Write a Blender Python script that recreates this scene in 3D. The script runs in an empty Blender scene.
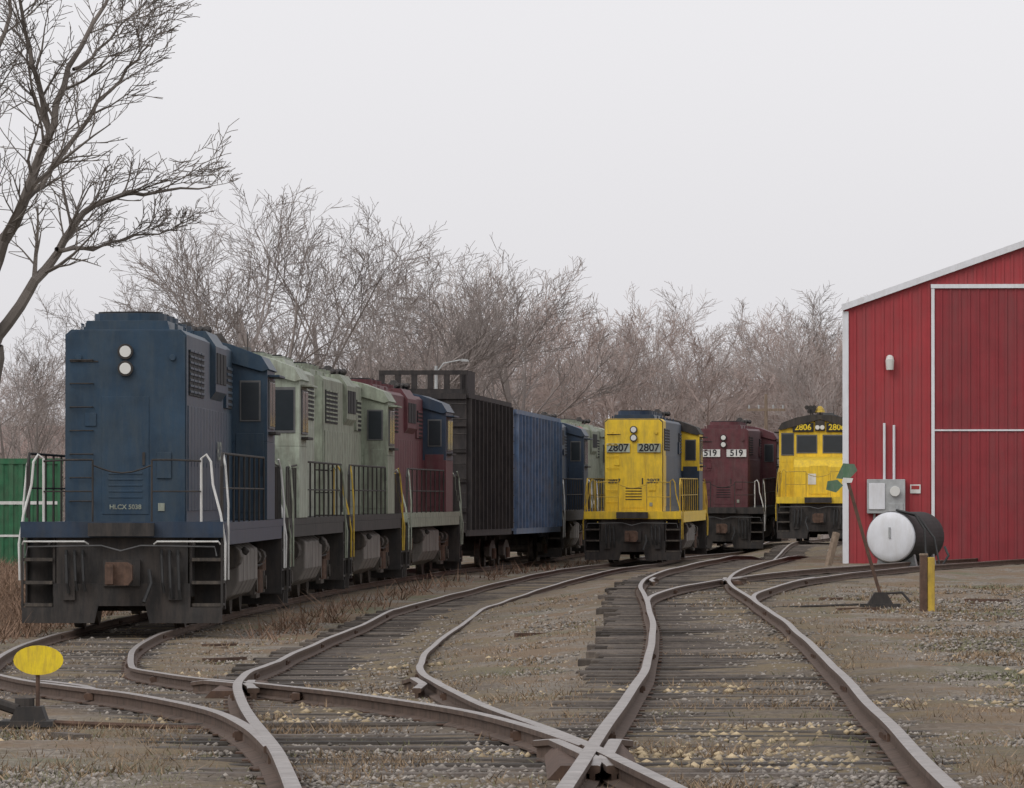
import bpy, math, random
import numpy as np
from mathutils import Vector, Matrix, noise
random.seed(7); np.random.seed(7)
scene=bpy.context.scene
scene.view_settings.view_transform='Standard'
try: scene.view_settings.look='None'
except Exception: pass
scene.view_settings.exposure=0
F=6500.0; HC=2.03

# ------------------------------------------------------------ materials
def mat(name,base,rough=.7,metal=0.,var=.25,scale=3.,dirt=None,dirtamt=.35,dscale=(1,1,1),bump=0.,bscale=40.,island=0.,coat=0.):
    m=bpy.data.materials.new(name); m.use_nodes=True
    nt=m.node_tree; N=nt.nodes; Lk=nt.links
    b=N['Principled BSDF']
    b.inputs['Roughness'].default_value=rough; b.inputs['Metallic'].default_value=metal
    b.inputs['Specular IOR Level'].default_value=.35
    tc=N.new('ShaderNodeTexCoord'); mp=N.new('ShaderNodeMapping'); mp.inputs['Scale'].default_value=dscale
    Lk.new(tc.outputs['Object'],mp.inputs['Vector'])
    n1=N.new('ShaderNodeTexNoise'); n1.inputs['Scale'].default_value=scale; n1.inputs['Detail'].default_value=4; n1.inputs['Roughness'].default_value=.65
    Lk.new(mp.outputs[0],n1.inputs['Vector'])
    cr=N.new('ShaderNodeValToRGB')
    cr.color_ramp.elements[0].position=.3; cr.color_ramp.elements[1].position=.7
    cr.color_ramp.elements[0].color=tuple(c*(1-var) for c in base)+(1,)
    cr.color_ramp.elements[1].color=tuple(min(1,c*(1+var)) for c in base)+(1,)
    Lk.new(n1.outputs['Fac'],cr.inputs['Fac'])
    out=cr.outputs['Color']
    if dirt:
        n2=N.new('ShaderNodeTexNoise'); n2.inputs['Scale'].default_value=scale*.6; n2.inputs['Detail'].default_value=5; n2.inputs['Roughness'].default_value=.75
        mp2=N.new('ShaderNodeMapping'); mp2.inputs['Scale'].default_value=(3.5,3.5,.6); mp2.inputs['Location'].default_value=(3,7,1)
        Lk.new(tc.outputs['Object'],mp2.inputs['Vector']); Lk.new(mp2.outputs[0],n2.inputs['Vector'])
        mr=N.new('ShaderNodeMapRange'); mr.inputs['From Min'].default_value=.42; mr.inputs['From Max'].default_value=.72; mr.inputs['To Max'].default_value=dirtamt
        Lk.new(n2.outputs['Fac'],mr.inputs['Value'])
        mx=N.new('ShaderNodeMix'); mx.data_type='RGBA'; mx.inputs['B'].default_value=tuple(dirt)+(1,)
        Lk.new(mr.outputs[0],mx.inputs['Factor']); Lk.new(out,mx.inputs['A']); out=mx.outputs['Result']
    if island>0:
        g=N.new('ShaderNodeNewGeometry'); mr=N.new('ShaderNodeMapRange'); mr.inputs['To Min'].default_value=1-island; mr.inputs['To Max'].default_value=1+island
        Lk.new(g.outputs['Random Per Island'],mr.inputs['Value'])
        vm=N.new('ShaderNodeVectorMath'); vm.operation='SCALE'; Lk.new(out,vm.inputs[0]); Lk.new(mr.outputs[0],vm.inputs['Scale']); out=vm.outputs[0]
    Lk.new(out,b.inputs['Base Color'])
    if bump>0:
        n3=N.new('ShaderNodeTexNoise'); n3.inputs['Scale'].default_value=bscale; n3.inputs['Detail'].default_value=3
        Lk.new(tc.outputs['Object'],n3.inputs['Vector'])
        bp=N.new('ShaderNodeBump'); bp.inputs['Strength'].default_value=bump; bp.inputs['Distance'].default_value=.02
        Lk.new(n3.outputs['Fac'],bp.inputs['Height']); Lk.new(bp.outputs[0],b.inputs['Normal'])
    return m
def plain(name,base,rough=1.):
    m=bpy.data.materials.new(name); m.use_nodes=True; nt=m.node_tree; b=nt.nodes['Principled BSDF']
    b.inputs['Roughness'].default_value=rough; b.inputs['Specular IOR Level'].default_value=.1
    tc=nt.nodes.new('ShaderNodeTexCoord'); n=nt.nodes.new('ShaderNodeTexNoise'); n.inputs['Scale'].default_value=.4; n.inputs['Detail'].default_value=1
    cr=nt.nodes.new('ShaderNodeValToRGB'); cr.color_ramp.elements[0].position=.35; cr.color_ramp.elements[1].position=.65
    cr.color_ramp.elements[0].color=tuple(c*.8 for c in base)+(1,); cr.color_ramp.elements[1].color=tuple(c*1.2 for c in base)+(1,)
    nt.links.new(tc.outputs['Object'],n.inputs['Vector']); nt.links.new(n.outputs['Fac'],cr.inputs['Fac']); nt.links.new(cr.outputs[0],b.inputs['Base Color'])
    return m
M={}
M['blue']=mat('blue_paint',(.016,.040,.070),.5,dirt=(.06,.075,.08),dirtamt=.5,bump=.25,bscale=5,scale=2)
M['dkblue']=mat('dark_blue_paint',(.016,.032,.06),.5,dirt=(.06,.06,.06),dirtamt=.4)
M['gray']=mat('gray_paint',(.25,.28,.215),.65,dirt=(.11,.10,.08),dirtamt=.8)
M['gray2']=mat('pale_gray_paint',(.31,.345,.28),.65,dirt=(.14,.125,.10),dirtamt=.8)
M['maroon']=mat('maroon_paint',(.10,.028,.034),.6,dirt=(.11,.075,.07),dirtamt=.6)
M['red']=mat('red_paint',(.3,.03,.03),.55,dirt=(.09,.06,.055),dirtamt=.4)
M['yellow']=mat('yellow_paint',(.72,.49,.03),.55,var=.1,dirt=(.25,.18,.06),dirtamt=.6)
M['black']=mat('grimy_black',(.032,.030,.029),.85,dirt=(.09,.072,.06),dirtamt=.6)
M['truck']=mat('truck_grime',(.05,.044,.039),.85,dirt=(.14,.115,.09),dirtamt=.7,scale=5)
M['tank']=mat('tank_grime',(.16,.145,.13),.75,dirt=(.06,.05,.042),dirtamt=.8,scale=2)
M['glass']=mat('cab_glass',(.025,.03,.035),.15,var=.1)
M['gasket']=mat('window_frame',(.10,.10,.10),.6)
M['white']=mat('white_paint',(.62,.62,.6),.55,var=.1,dirt=(.3,.27,.22),dirtamt=.5)
M['lens']=mat('lamp_lens',(.6,.6,.57),.2,var=.05)
M['grille']=mat('grille_dark',(.022,.022,.024),.8)
M['wheel']=mat('wheel_steel',(.12,.09,.07),.6,.4)
M['rust']=mat('rusty_steel',(.10,.06,.042),.85,var=.4,scale=8,dirt=(.05,.035,.03),dirtamt=.6)
M['railside']=mat('rail_side_rust',(.095,.062,.045),.85,var=.4,scale=6)
M['railtop']=mat('rail_head',(.27,.24,.22),.42,.55,var=.3,scale=5,dirt=(.10,.065,.045),dirtamt=.9)
M['tie']=mat('tie_wood',(.070,.058,.050),.92,var=.4,scale=4,dscale=(.6,7,7),dirt=(.15,.125,.10),dirtamt=.6,island=.55,bump=.6,bscale=25)
M['shed']=mat('red_steel_siding',(.33,.036,.043),.55,var=.12,scale=1.2,dirt=(.22,.065,.065),dirtamt=.65)
M['sheddoor']=mat('red_door_siding',(.235,.026,.033),.55,var=.14,scale=1.2,dirt=(.16,.055,.055),dirtamt=.6)
M['trim']=mat('white_trim',(.66,.67,.7),.5,var=.06,dirt=(.45,.43,.4),dirtamt=.4)
M['roof']=mat('metal_roof',(.5,.5,.5),.4)
M['galv']=mat('galvanised_gray',(.36,.37,.37),.5,.2)
M['rubber']=mat('black_rubber',(.03,.03,.03),.6)
M['green']=mat('green_steel',(.025,.12,.055),.55,dirt=(.1,.12,.08),dirtamt=.5)
M['targety']=mat('target_yellow',(.75,.56,.02),.5,var=.1,dirt=(.35,.22,.05),dirtamt=.7,scale=14)
M['targetg']=mat('target_green',(.07,.14,.08),.6,dirt=(.2,.2,.18),dirtamt=.5,scale=8)
M['wood']=mat('weathered_wood',(.2,.15,.11),.9,var=.3,scale=5,dscale=(4,4,.5))
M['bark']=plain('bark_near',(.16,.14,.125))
M['barkmid_haze']=plain('bark_mid_haze_tint',(.235,.205,.19))  # bark paled a little: distance haze painted into the colour
M['barkfar_haze']=plain('bark_far_haze_tint',(.35,.305,.285))  # paler still, haze on the far trees is baked into this colour
M['barkred_haze']=plain('bark_reddish_haze_tint',(.33,.265,.24))  # reddish-brown twigs, lightened in the base colour to imitate haze
M['brick']=mat('brick',(.26,.15,.13),.9)
M['shingle']=mat('shingle',(.25,.18,.16),.9)
M['stone']=mat('ballast_stone',(.23,.205,.18),.9,var=.3,scale=3,island=.5)
M['tan']=mat('tan_stone',(.38,.30,.19),.9,var=.2,scale=3,island=.4)
M['dry']=mat('dry_grass',(.235,.17,.11),.95,var=.3,scale=1,island=.45)
M['grn']=mat('green_grass',(.155,.15,.085),.95,var=.3,scale=1,island=.4)
M['weed']=mat('rust_weeds',(.20,.13,.09),.95,var=.3,scale=1,island=.4)
M['numbk']=mat('number_black',(.015,.015,.018),.6)
M['coal']=mat('weathered_black_wood',(.030,.027,.027),.85,dirt=(.075,.062,.055),dirtamt=.6,scale=3)
M['carblue']=mat('freight_blue',(.085,.14,.235),.65,var=.3,dirt=(.19,.18,.19),dirtamt=.75)
M['stripe']=mat('safety_yellow',(.50,.34,.04),.6,dirt=(.15,.11,.06),dirtamt=.8)

# ------------------------------------------------------------ mesh builder
def link(o,parent=None):
    scene.collection.objects.link(o)
    if parent: o.parent=parent
    return o
def empty(name,mw=None):
    e=bpy.data.objects.new(name,None); e.empty_display_size=.5
    scene.collection.objects.link(e)
    if mw is not None: e.matrix_world=mw
    return e
class MB:
    def __init__(s): s.v=[];s.f=[];s.m=[];s.mats=[]
    def mi(s,k):
        if k not in s.mats: s.mats.append(k)
        return s.mats.index(k)
    def add(s,vs,fs,k):
        o=len(s.v); s.v+= [tuple(v) for v in vs]; i=s.mi(k)
        for f in fs: s.f.append(tuple(o+a for a in f)); s.m.append(i)
    def box(s,x0,x1,y0,y1,z0,z1,k):
        vs=[(x0,y0,z0),(x1,y0,z0),(x1,y1,z0),(x0,y1,z0),(x0,y0,z1),(x1,y0,z1),(x1,y1,z1),(x0,y1,z1)]
        s.add(vs,[(0,3,2,1),(4,5,6,7),(0,1,5,4),(1,2,6,5),(2,3,7,6),(3,0,4,7)],k)
    def sbox(s,x0,x1,y0,y1,z0,z1,k):
        s.box(x0,x1,y0,y1,z0,z1,k); s.box(-x1,-x0,y0,y1,z0,z1,k)
    def prism(s,prof,y0,y1,k):
        n=len(prof); vs=[(x,y0,z) for x,z in prof]+[(x,y1,z) for x,z in prof]
        s.add(vs,[tuple(range(n)),tuple(range(2*n-1,n-1,-1))]+[(i,i+n,(i+1)%n+n,(i+1)%n) for i in range(n)],k)
    def prismx(s,prof,x0,x1,k):
        n=len(prof); vs=[(x0,y,z) for y,z in prof]+[(x1,y,z) for y,z in prof]
        s.add(vs,[tuple(range(n-1,-1,-1)),tuple(range(n,2*n))]+[(i,(i+1)%n,(i+1)%n+n,i+n) for i in range(n)],k)
    def tube(s,pts,r,k,n=6,caps=True):
        pts=[Vector(p) for p in pts]; rs=r if isinstance(r,(list,tuple)) else [r]*len(pts)
        o=len(s.v); i=s.mi(k); prev=None
        for j,p in enumerate(pts):
            d=(pts[min(j+1,len(pts)-1)]-pts[max(j-1,0)])
            if d.length<1e-9: d=Vector((0,0,1))
            d.normalize()
            if prev is None:
                a=Vector((0,0,1)) if abs(d.z)<.9 else Vector((1,0,0))
                u=d.cross(a).normalized()
            else:
                u=prev-d*prev.dot(d)
                if u.length<1e-6: u=d.orthogonal()
                u.normalize()
            prev=u; w=d.cross(u)
            for q in range(n):
                t=2*math.pi*q/n; s.v.append(tuple(p+(u*math.cos(t)+w*math.sin(t))*rs[j]))
        for j in range(len(pts)-1):
            for q in range(n):
                a=o+j*n+q; b=o+j*n+(q+1)%n
                s.f.append((a,b,b+n,a+n)); s.m.append(i)
        if caps:
            s.f.append(tuple(o+q for q in range(n-1,-1,-1))); s.m.append(i)
            e=o+(len(pts)-1)*n; s.f.append(tuple(e+q for q in range(n))); s.m.append(i)
    def obj(s,name,parent=None,bevel=0,smooth=False,recalc=True):
        me=bpy.data.meshes.new(name); me.from_pydata(s.v,[],s.f)
        for k in s.mats: me.materials.append(M[k])
        me.polygons.foreach_set('material_index',s.m)
        if smooth: me.polygons.foreach_set('use_smooth',[True]*len(s.f))
        if recalc:
            import bmesh
            bm=bmesh.new(); bm.from_mesh(me); bmesh.ops.recalc_face_normals(bm,faces=bm.faces); bm.to_mesh(me); bm.free()
        me.update()
        o=bpy.data.objects.new(name,me); link(o,parent)
        if bevel:
            b=o.modifiers.new('bevel','BEVEL'); b.width=bevel; b.segments=2; b.limit_method='ANGLE'; b.angle_limit=math.radians(35); b.harden_normals=False
        return o
def text(body,size,loc,rot,k,parent,name='number'):
    c=bpy.data.curves.new(name,'FONT'); c.body=body; c.size=size; c.align_x='CENTER'; c.align_y='CENTER'; c.offset=size*.018
    o=bpy.data.objects.new(name,c); scene.collection.objects.link(o)
    dg=bpy.context.evaluated_depsgraph_get(); me=bpy.data.meshes.new_from_object(o.evaluated_get(dg))
    bpy.data.objects.remove(o)
    me.materials.clear(); me.materials.append(M[k])
    t=bpy.data.objects.new(name,me); scene.collection.objects.link(t); t.parent=parent
    t.location=loc; t.rotation_euler=rot
    return t

# ------------------------------------------------------------ terrain + tracks
def sm(a,b,x):
    t=min(1,max(0,(x-a)/(b-a))); return t*t*(3-2*t)
ZR=([10,25,30,52,90,160,240,300,500],[.95,.9,.86,.68,.585,.5,.36,.1,0])
ZL=([10,25,30,50,68,83,98,180,206,260,500],[.95,.9,.86,.60,.26,.12,0,0,-.1,0,0])
def zf(X,Y):
    r=np.interp(Y,*ZR); l=np.interp(Y,*ZL)
    a=np.interp(Y,[110,162,200],[-3,1.5,8]); b=np.interp(Y,[110,162,200],[3,6,11])
    return float(l+(r-l)*sm(a,b,X))
RH=.125
class Track:
    def __init__(s,pts):
        s.y=np.array([p[0] for p in pts],float); s.x=np.array([p[1] for p in pts],float)
        h=np.diff(s.y); d=np.diff(s.x)/h
        m=np.zeros(len(s.y)); m[0]=d[0]; m[-1]=d[-1]
        for i in range(1,len(d)): m[i]=(d[i-1]*h[i]+d[i]*h[i-1])/(h[i]+h[i-1])
        s.m=m
    def __call__(s,Y):
        i=int(np.clip(np.searchsorted(s.y,Y)-1,0,len(s.y)-2)); h=s.y[i+1]-s.y[i]; t=(Y-s.y[i])/h
        if t<0: return float(s.x[0]+(Y-s.y[0])*s.m[0])
        if t>1: return float(s.x[-1]+(Y-s.y[-1])*s.m[-1])
        return float((2*t**3-3*t*t+1)*s.x[i]+(t**3-2*t*t+t)*h*s.m[i]+(-2*t**3+3*t*t)*s.x[i+1]+(t**3-t*t)*h*s.m[i+1])
    def slope(s,Y): return (s(Y+.5)-s(Y-.5))
A=Track([(8,.45),(20,.8),(30.7,1.13),(52,1.82),(70,2.27),(90,2.62),(114,3.05),(130,3.75),(146,4.8),(162,6.0),(200,8.7),(240,11.3),(300,15.5)])
B=Track([(8,.40),(20,.12),(30,-.33),(37,-.73),(50,-1.35),(68,-1.7),(83,-1.70),(100,-1.48),(125,-.85),(150,.25),(175,1.7),(206,3.8),(224,5.2),(243,7.9),(262,9.4),(300,12)])
C=Track([(30,-.33),(35,-.68),(40,-1.12),(45,-1.85),(50,-2.75),(60,-4.05),(75,-5.15),(88,-5.72),(98.5,-5.93),(109,-5.78),(120,-5.5),(136,-4.95),(153,-4.15),(173,-2.85),(185,-2.0),(200,-.9),(215,.15),(235,1.6),(255,3.2),(300,7)])
E=Track([(86,2.55),(95,2.78),(105,3.45),(120,4.95),(135,7.1),(150,9.9),(162,12.4),(172,14.6)])
TR=[('main_track',A,8,300,0.),('middle_track',B,8,300,-.003),('left_track',C,31,300,-.006),('shed_track',E,87,172,-.006)]
G=1.435/2+.035
def rail(mb,path,dz=0.,lower=0.):
    k=.112/.165
    prof=[(-.07,-.165*k),(.07,-.165*k),(.07,-.15*k),(.012,-.13*k),(.012,-.04),(.033,-.032),(.034,-.004),(.024,0),(-.024,0),(-.034,-.004),(-.033,-.032),(-.012,-.04),(-.012,-.13*k),(-.07,-.15*k)]
    n=len(prof); o=len(mb.v); a=mb.mi('railside'); b=mb.mi('railtop'); L=len(path)
    for j in range(L):
        p=path[j]; q=path[min(j+1,L-1)]; r=path[max(j-1,0)]
        dx,dy=q[0]-r[0],q[1]-r[1]; l=math.hypot(dx,dy); nx,ny=dy/l,-dx/l
        for (u,w) in prof: mb.v.append((p[0]+nx*u,p[1]+ny*u,p[2]+w+dz))
    for j in range(L-1):
        for q in range(n):
            c=o+j*n+q; d=o+j*n+(q+1)%n
            mb.f.append((c,d,d+n,c+n)); mb.m.append(b if q in(6,7,8) else a)
    mb.f.append(tuple(o+q for q in range(n))); mb.m.append(a)
for ti,(name,T,y0,y1,dz) in enumerate(TR):
    mb=MB()
    for sd in (-1,1):
        path=[];Y=y0
        while Y<=y1:
            c=T(Y); sl=T.slope(Y); l=math.hypot(1,sl)
            wob=.014*noise.noise(Vector((Y*.13,sd*5.,ti*3.)))
            wz=.018*noise.noise(Vector((Y*.11,sd*3.+9,2.)))
            path.append((c+sd*G/l+wob,Y-sd*G*sl/l,zf(c,Y)+wz)); Y+=.8
        rail(mb,path,dz)
    Y=max(y0,18); cnt=0
    while Y<120 and Y<y1:
        c=T(Y)
        for sd in(-1,1):
            z=zf(c,Y)
            if cnt%2==0: mb.box(c+sd*G-.10,c+sd*G+.10,Y-.08,Y+.08,z-.118,z-.109,'rust')
            if cnt%19==7:
                mb.box(c+sd*G-.03,c+sd*G+.03,Y-.3,Y+.3,z-.09,z-.04,'rust')
                for q in(-.2,-.07,.07,.2): mb.box(c+sd*G-.045,c+sd*G+.045,Y+q-.015,Y+q+.015,z-.078,z-.052,'rust')
        Y+=.64; cnt+=1
    mb.obj(name+'_rails',None,recalc=True)
mb=MB()
def frogpieces(xc,yc,s1,s2,T1,T2,guards=True):
    for s,sg in((s1,-1),(s2,1)):
        p=[(xc+s*(t)+sg*.085+(sg*.05 if abs(t)>1.6 else 0),yc+t,zf(xc,yc+t)-(.02 if abs(t)>1.6 else 0)) for t in(-2,-1.5,-.6,0,.7,1.5,2.0)]
        rail(mb,p,-.012)
    z=zf(xc,yc)
    mb.prism([(xc-.22,z-.11),(xc+.22,z-.11),(xc+.16,z-.045),(xc-.16,z-.045)],yc-1.3,yc+1.5,'rust')
    if guards:
        for T,sg in((T1,1),(T2,-1)):
            p=[]
            for t in(-2.3,-1.8,-1,0,1,1.8,2.3):
                c=T(yc+t)
                p.append((c+sg*(G-.11-(.06 if abs(t)>2 else 0)),yc+t,zf(c,yc+t)-(.03 if abs(t)>2 else 0)))
            rail(mb,p,-.01)
def cross(T1,sg1,T2,sg2,y0,y1):
    best=min(np.linspace(y0,y1,400),key=lambda y:abs((T1(y)+sg1*G)-(T2(y)+sg2*G)))
    return float(best),T1(best)+sg1*G
y,x=cross(A,-1,B,1,22,40); frogpieces(x,y,B.slope(y),A.slope(y),A,B,False)
y,x=cross(B,-1,C,1,40,60); frogpieces(x,y,C.slope(y),B.slope(y),B,C)
y,x=cross(A,1,E,-1,95,125); frogpieces(x,y,A.slope(y),E.slope(y),E,A)
mb.obj('switch_frogs',None)
# ties
mb=MB(); Y=9.
def tie(xa,xb,Y,sl,z):
    l=math.hypot(1,sl); ux,uy=1/l,-sl/l; vx,vy=sl/l,1/l
    cx=(xa+xb)/2+random.uniform(-.07,.07); hl=(xb-xa)/2+random.uniform(-.12,.14); hw=random.uniform(.085,.12)
    a=random.uniform(-.035,.035); ux,uy=ux-uy*a,uy+ux*a
    dz=random.uniform(-.022,.003); tl=random.uniform(-.012,.012)
    vs=[]
    for zz,inn in((z-.3,0),(z-.130,0),(z-.1165,0.014)):
        for su,sv in((-1,-1),(1,-1),(1,1),(-1,1)):
            vs.append((cx+ux*su*(hl-inn)+vx*sv*(hw-inn),Y+uy*su*(hl-inn)+vy*sv*(hw-inn),zz+min(0,dz)+su*tl*.5))
    mb.add(vs,[(0,3,2,1),(8,9,10,11)]+[(i,(i+1)%4,(i+1)%4+4,i+4) for i in range(4)]+[(4+i,4+(i+1)%4,(i+1)%4+8,i+8) for i in range(4)],'tie')
while Y<262:
    iv=[]
    for _,T,a,b,_d in TR:
        if a<=Y<=b and not(T is E and Y<88): iv.append([T(Y)-1.25,T(Y)+1.25,T.slope(Y)])
    iv.sort(); out=[iv[0]]
    for q in iv[1:]:
        if q[0]<out[-1][1]-.5: out[-1]=[out[-1][0],max(q[1],out[-1][1]),(out[-1][2]+q[2])/2]
        else: out.append(q)
    for a,b,sl in out:
        if b-a>5.6: 
            tie(a,(a+b)/2-.05,Y,sl,zf((a+b)/2,Y)); tie((a+b)/2+.05,b,Y+.05,sl,zf((a+b)/2,Y)); continue
        tie(a,b,Y,sl,zf((a+b)/2,Y))
    Y+=.72+random.uniform(-.08,.08)
for Yt in(39.2,39.9): tie(-4.1,.6,Yt,-.08,zf(-1,Yt)+.01)
for Yt in(91.,91.6): tie(1.3,6.6,Yt,.02,zf(3,Yt)+.01)
mb.obj('railroad_ties',None)

def tdist(X,Y):
    d=9.
    for _,T,a,b,_d in TR:
        if a-2<=Y<=b: d=min(d,abs(X-T(Y)))
    return d
def gz_(X,Y): return zf(X,Y)-RH
ys=np.concatenate([np.arange(-60,20,8.),np.arange(20,125,.35),np.arange(125,300,1.5),np.geomspace(300,6000,40)])
xs=np.concatenate([-np.geomspace(4000,26,24),np.arange(-25,-11,1.),np.arange(-11,14,.25),np.arange(14,30,1.2),np.geomspace(31,4000,24)])
vs=[];msk=[]
for yy in ys:
    for xx in xs:
        d=tdist(xx,yy) if -14<xx<18 and yy<300 else 9
        z=zf(xx,yy)-RH-.012
        w=sm(1.2,2.5,d)
        if yy<320:
            z+=(.016+.075*w)*noise.fractal(Vector((xx*.5,yy*.35,0)),.9,2.,4)
            z+=.02*(1-w)*noise.noise(Vector((xx*1.3,yy*.8,8)))+.007*(1-w)
        z+=.03*w*noise.noise(Vector((xx*1.7,yy*1.3,4)))
        if d>2.2: z+=-.02
        z+=.016*sm(.85,1.15,d)*(1-sm(1.4,2.0,d))
        if abs(d-.75)<.12: z-=.015
        vs.append((xx,yy,z)); msk.append(1-sm(.9,1.8,d+.4*noise.noise(Vector((xx*1.1,yy*.5,1)))))
nx=len(xs); fs=[(j*nx+i,j*nx+i+1,(j+1)*nx+i+1,(j+1)*nx+i) for j in range(len(ys)-1) for i in range(nx-1)]
me=bpy.data.meshes.new('ground'); me.from_pydata(vs,[],fs)
at=me.attributes.new('track','FLOAT','POINT'); at.data.foreach_set('value',msk)
me.polygons.foreach_set('use_smooth',[True]*len(fs))
gm=bpy.data.materials.new('ground_mix'); gm.use_nodes=True; nt=gm.node_tree; N=nt.nodes; Lk=nt.links; bs=N['Principled BSDF']; bs.inputs['Roughness'].default_value=.95; bs.inputs['Specular IOR Level'].default_value=.15
tc=N.new('ShaderNodeTexCoord')
def nz(sc,det=5,ro=.6,scale3=(1,1,1)):
    mp=N.new('ShaderNodeMapping'); mp.inputs['Scale'].default_value=scale3; Lk.new(tc.outputs['Object'],mp.inputs['Vector'])
    n=N.new('ShaderNodeTexNoise'); n.inputs['Scale'].default_value=sc; n.inputs['Detail'].default_value=det; n.inputs['Roughness'].default_value=ro; Lk.new(mp.outputs[0],n.inputs['Vector']); return n.outputs['Fac']
def ramp(f,a,b):
    r=N.new('ShaderNodeMapRange'); r.interpolation_type='SMOOTHSTEP'; r.inputs['From Min'].default_value=a; r.inputs['From Max'].default_value=b; Lk.new(f,r.inputs['Value']); return r.outputs[0]
def mixc(f,a,b):
    m=N.new('ShaderNodeMix'); m.data_type='RGBA'; Lk.new(f,m.inputs['Factor'])
    for s,v in(('A',a),('B',b)):
        if isinstance(v,tuple): m.inputs[s].default_value=v+(1,)
        else: Lk.new(v,m.inputs[s])
    return m.outputs['Result']
vor=N.new('ShaderNodeTexVoronoi'); vor.inputs['Scale'].default_value=22; Lk.new(tc.outputs['Object'],vor.inputs['Vector'])
sep=N.new('ShaderNodeSeparateColor'); Lk.new(vor.outputs['Color'],sep.inputs[0])
grav=mixc(sep.outputs[0],(.13,.11,.09),(.30,.265,.225))
dryc=mixc(nz(14,5,.8),(.12,.082,.056),(.27,.20,.135))
grnc=mixc(nz(9,5,.8),(.10,.098,.06),(.20,.19,.125))
c=mixc(ramp(nz(.32,4,.65,(1,.45,1)),.38,.52),grnc,dryc)
c=mixc(ramp(nz(.6,5,.7,(1,.4,1)),.45,.60),c,grav)
att=N.new('ShaderNodeAttribute'); att.attribute_name='track'
trk=mixc(ramp(nz(1.1,5,.7,(1,.6,1)),.42,.62),mixc(sep.outputs[1],(.085,.068,.053),(.21,.175,.14)),mixc(nz(12,5,.8),(.12,.095,.06),(.25,.195,.12)))
c=mixc(att.outputs['Fac'],c,trk)
Lk.new(c,bs.inputs['Base Color'])
bp=N.new('ShaderNodeBump'); bp.inputs['Strength'].default_value=.8; bp.inputs['Distance'].default_value=.04
Lk.new(vor.outputs['Distance'],bp.inputs['Height']); Lk.new(bp.outputs[0],bs.inputs['Normal'])
me.materials.append(gm); link(bpy.data.objects.new('ground',me))

def merged(name,V,Fc,k,tri=3):
    me=bpy.data.meshes.new(name); me.vertices.add(len(V)); me.vertices.foreach_set('co',V.astype(np.float32).ravel())
    nf=len(Fc); me.loops.add(nf*3); me.loops.foreach_set('vertex_index',Fc.astype(np.int32).ravel())
    me.polygons.add(nf); me.polygons.foreach_set('loop_start',np.arange(0,nf*3,3,dtype=np.int32)); me.polygons.foreach_set('loop_total',np.full(nf,3,dtype=np.int32))
    me.update(calc_edges=True); me.materials.append(M[k]); return link(bpy.data.objects.new(name,me))
oct_v=np.array([(1,0,0),(-1,0,0),(0,1,0),(0,-1,0),(0,0,1),(0,0,-1)],float)
oct_f=np.array([(0,2,4),(2,1,4),(1,3,4),(3,0,4),(2,0,5),(1,2,5),(3,1,5),(0,3,5)])
def inrail(X,Y):
    for _,T,a,b,_d in TR:
        if a<=Y<=b and abs(abs(X-T(Y))-G)<.1: return True
    return False
def pick(y0,y1,p=2.0):
    u=random.random(); a,b=y0**(1-p),y1**(1-p); Y=(a+(b-a)*u)**(1/(1-p))
    X=random.uniform(-.1,.1)*Y
    return X,Y
def stones(name,n,k,s0,s1,cond,y1=110):
    V=[];c=0;tr=0
    while c<n and tr<n*12:
        tr+=1; X,Y=pick(22,y1,1.5)
        if not cond(X,Y) or inrail(X,Y): continue
        s=random.uniform(s0,s1)*(1+max(0,Y-40)/90)
        r=random.random()*6.28; R=np.array([[math.cos(r),-math.sin(r),0],[math.sin(r),math.cos(r),0],[0,0,1]])
        v=(oct_v*np.random.uniform(.6,1.25,(6,1))*s*np.array([1,1,.6]))@R.T+np.array([X,Y,gz_(X,Y)-.012+s*.15+random.uniform(0,.01)])
        V.append(v); c+=1
    n=len(V); V=np.concatenate(V); Fc=(oct_f[None]+6*np.arange(n)[:,None,None]).reshape(-1,3)
    merged(name,V,Fc,k)
pn=lambda X,Y,s,o=0: noise.noise(Vector((X*s,Y*s*.5,o)))
stones('gravel',38000,'stone',.010,.026,lambda X,Y: (pn(X,Y,.6)>-.2+random.uniform(-.25,.25) and tdist(X,Y)>1.1) or (tdist(X,Y)<1.9 and pn(X,Y,.9,5)>random.uniform(-.3,.4)))
stones('tan_rocks',1100,'tan',.015,.042,lambda X,Y: pn(X,Y,.5,7)>.2 and tdist(X,Y)<2.6,70)
def grass(name,n,k,h0,h1,cond,y1=120,blades=6,p=1.4,sp=.06,wide=1.):
    V=[];c=0;tr=0
    while c<n and tr<n*12:
        tr+=1; X,Y=pick(22,y1,p)
        if not cond(X,Y) or inrail(X,Y): continue
        z=gz_(X,Y)-.02; hh=random.uniform(h0,h1)
        for b in range(blades):
            bx=X+random.gauss(0,sp); by=Y+random.gauss(0,sp); h=hh*random.uniform(.5,1.1); a=random.random()*6.28; w=(.003+.0001*Y)*wide
            lx,ly=random.gauss(0,.7)*h,random.gauss(0,.7)*h
            V.append([(bx-w*math.cos(a),by-w*math.sin(a),z),(bx+w*math.cos(a),by+w*math.sin(a),z),(bx+lx,by+ly,z+h)])
        c+=1
    V=np.array(V).reshape(-1,3); Fc=np.arange(len(V)).reshape(-1,3); merged(name,V,Fc,k)
grass('dry_grass',10000,'dry',.02,.085,lambda X,Y: (tdist(X,Y)>1.1 and pn(X,Y,.45,3)>-.0+random.uniform(-.2,.2)) or (tdist(X,Y)<1.2 and pn(X,Y,.8,13)>random.uniform(.1,.5)))
grass('green_grass',5000,'grn',.015,.06,lambda X,Y: (tdist(X,Y)>1.1 or random.random()<.15) and pn(X,Y,.4,11)>0.+random.uniform(-.2,.2))
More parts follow.
